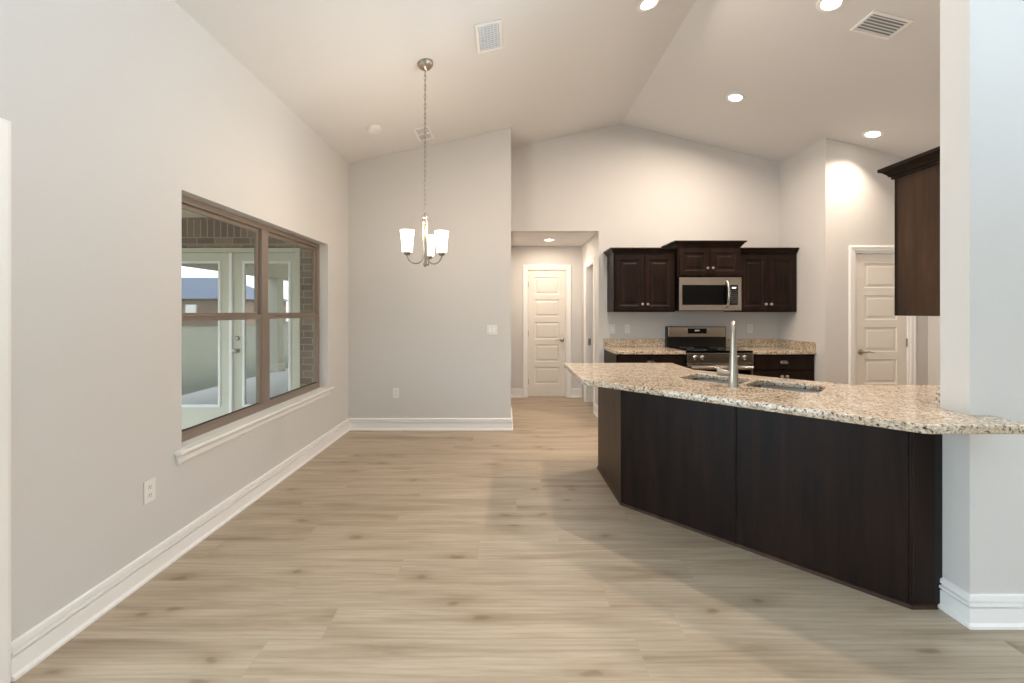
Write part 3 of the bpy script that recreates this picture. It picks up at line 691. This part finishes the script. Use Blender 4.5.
for i in range(13):
    s_ = i/12; z = 0.045+s_*(HM-0.09); pts.append((wm-0.175+0.0*s_, -DM-0.035-0.045*math.sin(PI*s_)**0.7 if 0 < i < 12 else -DM-0.029, z))
tube(b, pts, 0.016, 12); obj('door_handle', b, 'steel', mw, smooth=True)
obj('grease_vent', bx((-0.30, -0.36, -0.004), (0.30, -0.12, -0.0002)), 'graytext', mw)

# ------------------------------------------------------------------ peninsula
pc = thing('peninsula_cabinet', 'angled dark espresso kitchen peninsula under the long granite counter', 'cabinet', (1.4, 2.6, 0))
def loc(p): return (p[0]-1.4, p[1]-2.6)
def board(bm, a, b2, t, z0, z1, side=1):     # thin vertical board from a to b2; thickness to the left of travel
    a = Vector(loc(a)); b2 = Vector(loc(b2)); d = (b2-a).normalized(); n = Vector((-d.y, d.x))*t*side
    pts = [a, b2, b2+n, a+n]
    if side < 0: pts = pts[::-1]
    prism(bm, [(q.x, q.y) for q in pts], z0, z1)
pA, pB_, pD = (0.785, 3.72), (0.800, 3.010), (1.85, 1.960)
ZT = 0.875
b = B(); board(b, pA, (0.800, 3.017), 0.018, 0.0, ZT); obj('end_panel', b, 'woodp', pc)  # light reflected by this panel is put into its paler wood
b = B(); board(b, (0.806, 3.004), (1.322, 2.488), 0.018, 0.0, ZT); obj('back_panel', b, 'wood', pc)
b = B(); board(b, (1.329, 2.481), (1.844, 1.966), 0.018, 0.0, ZT); obj('back_panel', b, 'wood', pc)
b = B(); board(b, (1.856, 1.960), (1.962, 1.960), 0.018, 0.0, ZT); obj('back_panel', b, 'wood', pc)
b = B(); board(b, (1.962, 1.966), (2.0015, 1.966), 0.012, 0.0, ZT); obj('filler_strip', b, 'darkgap', pc)
# corner and seam battens
for p_ in ((0.800, 3.010), (1.3255, 2.4845), (1.85, 1.960)):
    b = B(); q = loc(p_); lathe(b, [(0.009, 0.0), (0.009, ZT)], 10, Matrix.Translation((q[0]+0.004, q[1]+0.003, 0))); obj('corner_batten', b, 'wood', pc, smooth=True)
SH = [(0, 0), (0.011, 0), (0.010, 0.006), (0.006, 0.014), (0, 0.017)]
b = B(); sweep(b, [loc(q) for q in (pA, pB_, pD, (1.965, 1.960))], [(q, z) for q, z in SH]); obj('shoe_moulding', b, 'woodp', pc)
# kitchen side: carcass fronts and doors
b = B()
IN = [(4.64, 2.572), (2.10, 2.572), (1.405, 3.267), (1.405, 3.72), (0.79, 3.72)]
for a_, b2 in zip(IN, IN[1:]): board(b, a_, b2, 0.018, 0.1, ZT, 1)
for a_, b2 in zip([(4.64, 2.50), (2.07, 2.50), (1.335, 3.24), (1.335, 3.64)], [(2.07, 2.50), (1.335, 3.24), (1.335, 3.64)]): board(b, a_, b2, 0.012, 0.0, 0.0995, 1)
obj('carcass', b, 'wood', pc)
def pen_door(a, b2, z0, z1):
    a = Vector(loc(a)); b2 = Vector(loc(b2)); L = (b2-a).length
    bm = B(); slab(bm, 0.004, z0, L-0.004, z1, -0.0195, -0.0005, [(0.055, z0+0.055, L-0.055, z1-0.055)], [(i, -0.0195+d) for i, d in DR])
    o = obj('door', bm, 'wood', pc, bevel=0.0025); o.location = (a.x, a.y, 0); o.rotation_euler = (0, 0, math.atan2(b2.y-a.y, b2.x-a.x))
    knob(o, 0.03, -0.0195, z1-0.06)
for k in range(2):
    f0, f1 = 0.06+k*0.44, 0.06+(k+1)*0.44
    P0, P1 = Vector((2.10, 2.572)), Vector((1.405, 3.267))
    pen_door(P0.lerp(P1, f0), P0.lerp(P1, f1), 0.115, 0.84)
for k in range(5): pen_door((4.6-k*0.49, 2.572), (4.6-(k+1)*0.49, 2.572), 0.115, 0.84)

# granite top with two sink cut-outs
def rounded(poly, rads, seg=6):
    out_ = []; n = len(poly)
    for i in range(n):
        p0, p1, p2 = Vector(poly[i-1]), Vector(poly[i]), Vector(poly[(i+1) % n]); r = rads[i]
        if r <= 0: out_.append((p1.x, p1.y)); continue
        a = (p0-p1).normalized(); b2 = (p2-p1).normalized(); ang = a.angle(b2); d = r/math.tan(ang/2)
        s_, e_ = p1+a*d, p1+b2*d; c = p1+(a+b2).normalized()*(r/math.sin(ang/2))
        v0, v1_ = s_-c, e_-c; t0 = math.atan2(v0.y, v0.x); t1 = math.atan2(v1_.y, v1_.x)
        dt = (t1-t0+PI) % (2*PI)-PI
        for k in range(seg+1): q = t0+dt*k/seg; out_.append((c.x+r*math.cos(q), c.y+r*math.sin(q)))
    return out_
def uv2xy(u, v): return ((u+v)/math.sqrt(2), (u-v)/math.sqrt(2))     # u across the 45 deg run, v along it
def curve_slab(name, outlines, z0, z1, mat, bev, parent=None, origin=(0, 0)):
    cu = bpy.data.curves.new(name, 'CURVE'); cu.dimensions = '2D'; cu.fill_mode = 'BOTH'
    for pts in outlines:
        s_ = cu.splines.new('POLY'); s_.points.add(len(pts)-1)
        for q, (x, y) in zip(s_.points, pts): q.co = (x-origin[0], y-origin[1], 0, 1)
        s_.use_cyclic_u = True
    cu.extrude = (z1-z0)/2-bev; cu.bevel_depth = bev; cu.bevel_resolution = 2; cu.offset = -bev
    tmp = bpy.data.objects.new('tmp', cu); C.objects.link(tmp)
    dg = bpy.context.evaluated_depsgraph_get(); me = bpy.data.meshes.new_from_object(tmp.evaluated_get(dg))
    bpy.data.objects.remove(tmp); bpy.data.curves.remove(cu)
    me.materials.clear(); me.materials.append(M[mat]); me.name = name
    o = bpy.data.objects.new(name, me); C.objects.link(o)
    for v in me.vertices: v.co.z += (z0+z1)/2
    if parent: o.parent = parent
    return o
ctop = [(0.49, 3.745), (0.49, 2.845), (1.655, 1.685), (2.062, 1.685), (2.10, 1.8485), (2.000, 1.8485), (2.000, 1.9785), (4.65, 1.9785), (4.65, 2.61), (2.13, 2.61), (1.44, 3.30), (1.44, 3.745)]
crad = [0.02, 0.05, 0.06, 0.03, 0, 0, 0, 0, 0, 0.02, 0.02, 0.02]
bowls = [(-1.235, -0.86), (-0.83, -0.455)]; U0, U1 = 2.85, 3.19
holes = [rounded([uv2xy(U0, v0), uv2xy(U0, v1_), uv2xy(U1, v1_), uv2xy(U1, v0)], [0.07]*4) for v0, v1_ in bowls]
gt = curve_slab('granite_counter', [rounded(ctop, crad)]+holes, 0.876, 0.914, 'granite', 0.006)
tag(gt, 'long speckled beige granite counter topping the dark peninsula, wrapping the end wall', 'countertop')
o = obj('granite_backsplash', bx((2.004, 1.9785, 0.9145), (4.65, 2.000, 1.012)), 'granite', bevel=0.002)
tag(o, 'low granite backsplash strip standing on the peninsula counter behind the end wall', 'backsplash')

# sink
sk = thing('kitchen_sink', 'double-bowl undermount stainless sink set in the granite peninsula counter', 'sink', (*uv2xy((U0+U1)/2, -0.845), 0.69))
so = uv2xy((U0+U1)/2, -0.845)
for v0, v1_ in bowls:
    b = B(); rings = []
    for ins, z, rr in ((-0.012, 0.8755, 0.075), (-0.004, 0.8755, 0.07), (-0.002, 0.87, 0.07), (0.006, 0.73, 0.06), (0.02, 0.705, 0.05), (0.05, 0.698, 0.04)):
        pts = rounded([uv2xy(U0+ins, v0+ins), uv2xy(U0+ins, v1_-ins), uv2xy(U1-ins, v1_-ins), uv2xy(U1-ins, v0+ins)], [rr]*4)
        rings.append([b.verts.new((x-so[0], y-so[1], z-0.69)) for x, y in pts])
    for p_, q_ in zip(rings, rings[1:]):
        n = len(p_)
        for k in range(n): b.faces.new((p_[k], p_[(k+1)%n], q_[(k+1)%n], q_[k]))
    b.faces.new(rings[-1]); bw = obj('bowl', b, 'sinksteel', sk, smooth=True)
    c_ = uv2xy((U0+U1)/2, (v0+v1_)/2)
    b = B(); lathe(b, [(0.045, 0.0085), (0.045, 0.011), (0.036, 0.011), (0.03, 0.0095), (0, 0.0095)], 20, Matrix.Translation((c_[0]-so[0], c_[1]-so[1], 0))); obj('drain', b, 'steel', bw, smooth=True)

# faucet
fx, fy = 1.346, 2.548
fdir = Vector((fx, fy)).normalized()
fc = thing('kitchen_faucet', 'tall brushed nickel pull-down faucet on the peninsula counter', 'faucet', (fx, fy, 0.9142))
b = B(); lathe(b, [(0.031, 0), (0.031, 0.006), (0.027, 0.012), (0.0265, 0.05), (0.024, 0.10), (0.018, 0.20), (0.0145, 0.30), (0.013, 0.32)], 24); obj('body', b, 'nickel', fc, smooth=True)
b = B(); pts = []
for i in range(11):
    a = PI*0.86*i/10; R_ = 0.062; pts.append((fdir.x*(R_-R_*math.cos(a)), fdir.y*(R_-R_*math.cos(a)), 0.318+R_*math.sin(a)))
tube(b, pts, 0.0128, 14); obj('spout', b, 'nickel', fc, smooth=True)
b = B(); p0 = Vector(pts[-1]); d = (Vector(pts[-1])-Vector(pts[-2])).normalized()
tube(b, [p0, p0+d*0.01, p0+d*0.05, p0+d*0.10], [0.013, 0.0155, 0.017, 0.0185], 14); obj('spray_head', b, 'nickel', fc, smooth=True)
b = B(); lf = Vector((-fdir.y, fdir.x, 0))
tube(b, [lf*0.02+Vector((0, 0, 0.078)), lf*0.055+Vector((0, 0, 0.080)), lf*0.060+Vector((0, 0, 0.081)), lf*0.085+Vector((0, 0, 0.084)), lf*0.09+Vector((0, 0, 0.085))], [0.017, 0.020, 0.022, 0.022, 0.014], 14)
tube(b, [lf*0.075+Vector((0, 0, 0.09)), lf*0.085+Vector((fdir.x*0.03, fdir.y*0.03, 0.098)), lf*0.09+Vector((fdir.x*0.075, fdir.y*0.075, 0.105))], [0.007, 0.006, 0.005], 10)
obj('handle', b, 'nickel', fc, smooth=True)

# ------------------------------------------------------------------ chandelier
CX, CY = -0.658, 3.385; CZ = cz(CX)
ch = thing('chandelier', 'three-light brushed nickel chandelier with white glass shades hanging by a chain', 'chandelier', (CX, CY, CZ))
def rel(z): return z+0.002-CZ
tilt = math.atan(SL)
b = B(); lathe(b, [(0.062, -0.001), (0.062, -0.010), (0.056, -0.026), (0.036, -0.046), (0.014, -0.056), (0.006, -0.062), (0, -0.064)], 28, Matrix.Rotation(-tilt, 4, 'Y')); obj('canopy', b, 'nickel', ch, smooth=True)
b = B(); ztop, zbot = rel(CZ-0.062), rel(2.135); n = 30; L = (ztop-zbot)/n
for i in range(n):
    zc = ztop-(i+0.5)*L; pts = []
    for k in range(12):
        a = 2*PI*k/12; u_ = 0.0075*math.cos(a); v_ = (L*0.72)*math.sin(a)
        pts.append((u_, 0, zc+v_) if i % 2 else (0, u_, zc+v_))
    tube(b, pts, 0.0021, 5, closed=True)
tube(b, [(0.003, 0.002, ztop), (-0.002, 0.003, (ztop+zbot)/2), (0.002, -0.002, zbot)], 0.0013, 6)
obj('chain', b, 'nickel', ch, smooth=True)
b = B(); lathe(b, [(0, rel(2.145)), (0.006, rel(2.14)), (0.008, rel(2.125)), (0.022, rel(2.118)), (0.024, rel(2.105)), (0.020, rel(2.098)), (0.024, rel(2.09)), (0.025, rel(2.06)), (0.019, rel(2.05)), (0.010, rel(2.045)), (0.006, rel(1.80)), (0.006, rel(1.755)), (0.014, rel(1.745)), (0.016, rel(1.735)), (0.008, rel(1.718)), (0, rel(1.712))], 20); obj('stem', b, 'nickel', ch, smooth=True)
for ang in (88, 217, -21):
    a = math.radians(ang); d = Vector((math.cos(a), math.sin(a), 0)); b = B(); pts = [d*0.017+Vector((0, 0, rel(2.055))), d*0.017+Vector((0, 0, rel(1.90)))]
    for k in range(9):
        q = PI*k/8; R1 = 0.0665; pts.append(d*(0.0835-R1*math.cos(q))+Vector((0, 0, rel(1.805)-0.068*math.sin(q)*1.0)))
    tube(b, pts, 0.0065, 10)
    arm = obj('arm', b, 'nickel', ch, smooth=True)
    cpos = d*0.150
    b = B(); lathe(b, [(0.010, rel(1.795)), (0.022, rel(1.802)), (0.028, rel(1.812)), (0.028, rel(1.820)), (0, rel(1.820))], 20, Matrix.Translation(cpos)); obj('lamp_cup', b, 'nickel', arm, smooth=True)
    b = B(); pr = [(0.036, 1.8205), (0.040, 1.823), (0.042, 1.86), (0.047, 1.92), (0.052, 1.965), (0.056, 1.988), (0.053, 1.988), (0.049, 1.963), (0.044, 1.92), (0.039, 1.86), (0.037, 1.83), (0, 1.828)]
    lathe(b, [(r, rel(z)) for r, z in pr], 28, Matrix.Translation(cpos)); obj('lamp_shade', b, 'shade', arm, smooth=True)
    l = bpy.data.lights.new('bulb_light', 'POINT'); l.energy = 8; l.color = (1, 0.82, 0.62); l.shadow_soft_size = 0.03
    lo_ = bpy.data.objects.new('bulb_light', l); C.objects.link(lo_); lo_.location = (CX+cpos.x, CY+cpos.y, 2.01)

# ------------------------------------------------------------------ recessed lights
CAN = (1.0, 0.83, 0.68)
def downlight(x, y, z, slope, label, power, r=0.075, spread=180):
    e = thing('recessed_light', label, 'ceiling light', (x, y, z), 0, 'recessed ceiling lights')
    e.rotation_euler = (0, slope, 0)
    b = B(); lathe(b, [(r-0.014, -0.001), (r-0.012, -0.006), (r, -0.008), (r+0.014, -0.004), (r+0.016, -0.0005)], 32); obj('trim_ring', b, 'trim', e, smooth=True)
    b = B(); lathe(b, [(r-0.013, -0.0008), (r-0.013, -0.003), (0, -0.005)], 32); obj('lens', b, 'led', e, smooth=True)
    l = bpy.data.lights.new('can_light', 'AREA'); l.shape = 'DISK'; l.size = 2*r-0.03; l.energy = power; l.color = CAN
    l.spread = math.radians(spread)
    o = bpy.data.objects.new('can_light', l); C.objects.link(o)
    n = Matrix.Rotation(slope, 3, 'Y') @ Vector((0, 0, -1)); o.location = Vector((x, y, z))+n*0.012; o.rotation_euler = (0, slope, 0)
def unproj_ceiling(px, py):
    f = 426.7; rx = (px-508)/f; rz_ = (312-py)/f
    for sg, s_ in ((-1, SL), (1, SR)):
        # 1.36 + rz*Y = RZ - s*|rx*Y-RX|
        Y = (RZ-1.36 + sg*s_*RX)/(rz_+sg*s_*rx)
        if (rx*Y-RX)*sg >= 0 and Y > 0: return rx*Y, Y, 1.36+rz_*Y, (-math.atan(SL) if sg < 0 else math.atan(SR))
for (px, py), lab in (((649, 3), 'round recessed ceiling light at the top of the photo, left of the ridge line'),
                      ((831, 3), 'round recessed ceiling light nearest the right louvered vent'),
                      ((735.5, 97.5), 'round recessed ceiling light in the middle of the right ceiling slope'),
                      ((873, 134), 'round recessed ceiling light above the white pantry door')):
    x, y, z, sl = unproj_ceiling(px, py); downlight(x, y, z, sl, lab, 9 if px > 850 else 32, spread=110 if px > 850 else 170)
downlight(0.60, 6.2, 2.41, 0, 'round recessed light in the low hallway ceiling before the closet door', 13)

# ------------------------------------------------------------------ ceiling fittings
def placed(e, px, py, rz=0):
    x, y, z, sl = unproj_ceiling(px, py); e.location = (x, y, z); e.rotation_euler = (0, sl, 0); return e
v = placed(thing('air_return_grille', 'square white egg-crate ceiling grille near the top of the photo', 'vent'), 489, 36.5)
def frame_ring(b, w, h, fw, z0, z1):
    box(b, (-w, -h, z0), (w, -h+fw, z1)); box(b, (-w, h-fw, z0), (w, h, z1)); box(b, (-w, -h+fw, z0), (-w+fw, h-fw, z1)); box(b, (w-fw, -h+fw, z0), (w, h-fw, z1))
b = B(); frame_ring(b, 0.10, 0.165, 0.022, -0.010, -0.0005); obj('frame', b, 'trim', v, bevel=0.003)
b = B()
for i in range(6): x = -0.078+0.156*(i+0.5)/6; box(b, (x-0.003, -0.143, -0.008), (x+0.003, 0.143, -0.002))
for i in range(12): y = -0.143+0.286*(i+0.5)/12; box(b, (-0.078, y-0.003, -0.008), (0.078, y+0.003, -0.002))
obj('grid', b, 'trim', v); obj('backing', bx((-0.079, -0.144, -0.0018), (0.079, 0.144, -0.0003)), simple('bluish_vent_backing', rgb(176, 200, 232), 0.8), v)  # backing behind the grid coloured pale blue
v = placed(thing('ceiling_register', 'small white two-section ceiling register behind the chandelier chain', 'vent'), 424, 133.5)
b = B(); frame_ring(b, 0.085, 0.16, 0.022, -0.008, -0.0005); box(b, (-0.063, -0.006, -0.008), (0.063, 0.006, -0.0005)); obj('frame', b, 'trim', v, bevel=0.002)
b = B()
for i in range(5): x = -0.063+0.126*(i+0.5)/5; box(b, (-0.063, -0.138+0.132*(i+0.5)/5-0.006, -0.006), (0.063, -0.138+0.132*(i+0.5)/5+0.006, -0.003)); box(b, (-0.063, 0.006+0.132*(i+0.5)/5-0.006, -0.006), (0.063, 0.006+0.132*(i+0.5)/5+0.006, -0.003))
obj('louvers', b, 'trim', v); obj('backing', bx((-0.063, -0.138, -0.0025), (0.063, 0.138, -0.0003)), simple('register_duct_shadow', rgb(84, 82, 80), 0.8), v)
v = placed(thing('louvered_vent', 'white louvered ceiling vent at the upper right beside a recessed light', 'vent'), 881, 25)
b = B(); frame_ring(b, 0.15, 0.105, 0.022, -0.010, -0.0005); obj('frame', b, 'trim', v, bevel=0.003)
for i in range(6):
    y = -0.083+0.166*(i+0.5)/6; b = B(); box(b, (-0.128, -0.0085, -0.0010), (0.128, 0.0085, 0.0010)); o = obj('louver', b, 'trim', v); o.location = (0, y, -0.009); o.rotation_euler = (math.radians(20), 0, 0)
obj('backing', bx((-0.128, -0.083, -0.0020), (0.128, 0.083, -0.0003)), 'venthole', v)
v = placed(thing('smoke_detector', 'round white smoke detector on the left ceiling slope', 'smoke detector'), 374, 128)
b = B(); lathe(b, [(0.068, -0.0005), (0.068, -0.018), (0.062, -0.030), (0.040, -0.036), (0, -0.037)], 28); obj('housing', b, 'plate', v, smooth=True)
b = B(); lathe(b, [(0.016, -0.0365), (0.016, -0.040), (0, -0.040)], 16, Matrix.Translation((0.02, 0, 0))); obj('test_button', b, 'plate', v, smooth=True)

# ------------------------------------------------------------------ outlets and switches
def outlet(label, loc_, rz, cat='outlet', kind='duplex', group=None):
    e = thing('wall_outlet' if kind == 'duplex' else 'light_switch', label, cat, loc_, rz, group)
    w_ = 0.035 if kind != 'double' else 0.058
    pl = obj('cover_plate', bx((-w_, -0.006, -0.058), (w_, -0.0005, 0.058)), 'plate', e, bevel=0.003)
    if kind == 'duplex':
        for dz in (-0.021, 0.021):
            b = B(); lathe(b, [(0.0155, 0), (0.0155, 0.002), (0, 0.002)], 18, Matrix.Translation((0, -0.006, dz)) @ Matrix.Rotation(PI/2, 4, 'X')); s_ = obj('socket', b, 'plate', pl)
            b = B(); box(b, (-0.007, -0.0086, dz-0.002), (-0.005, -0.0081, dz+0.007)); box(b, (0.005, -0.0086, dz-0.002), (0.007, -0.0081, dz+0.006)); box(b, (-0.002, -0.0086, dz-0.009), (0.002, -0.0081, dz-0.005)); obj('slots', b, 'darkgap', pl)
    else:
        for dx in ((-0.023, 0.023) if kind == 'double' else (0,)):
            b = bx((dx-0.0165, -0.008, -0.033), (dx+0.0165, -0.0055, 0.033)); r_ = obj('rocker', b, 'trim', pl, bevel=0.0015)
            obj('rocker_seam', bx((dx-0.0172, -0.0066, -0.0345), (dx+0.0172, -0.0061, 0.0345)), 'graytext', pl)
outlet('white duplex outlet low on the left wall below the window', (XL, 2.187, 0.443), PI/2)
outlet('white duplex outlet low on the far dining wall', (-1.291, YB, 0.426), 0)
outlet('white double rocker switch on the far dining wall near its right edge', (-0.184, YB, 1.153), 0, 'light switch', 'double')
outlet('white rocker switch on the kitchen wall nearest the hallway, above the left worktop', (1.352, YK, 1.14), 0, 'light switch', 'single')
outlet('white duplex outlet above the worktop just left of the range', (1.545, YK, 1.14), 0)
outlet('white duplex outlet above the worktop right of the range', (3.136, YK, 1.144), 0)
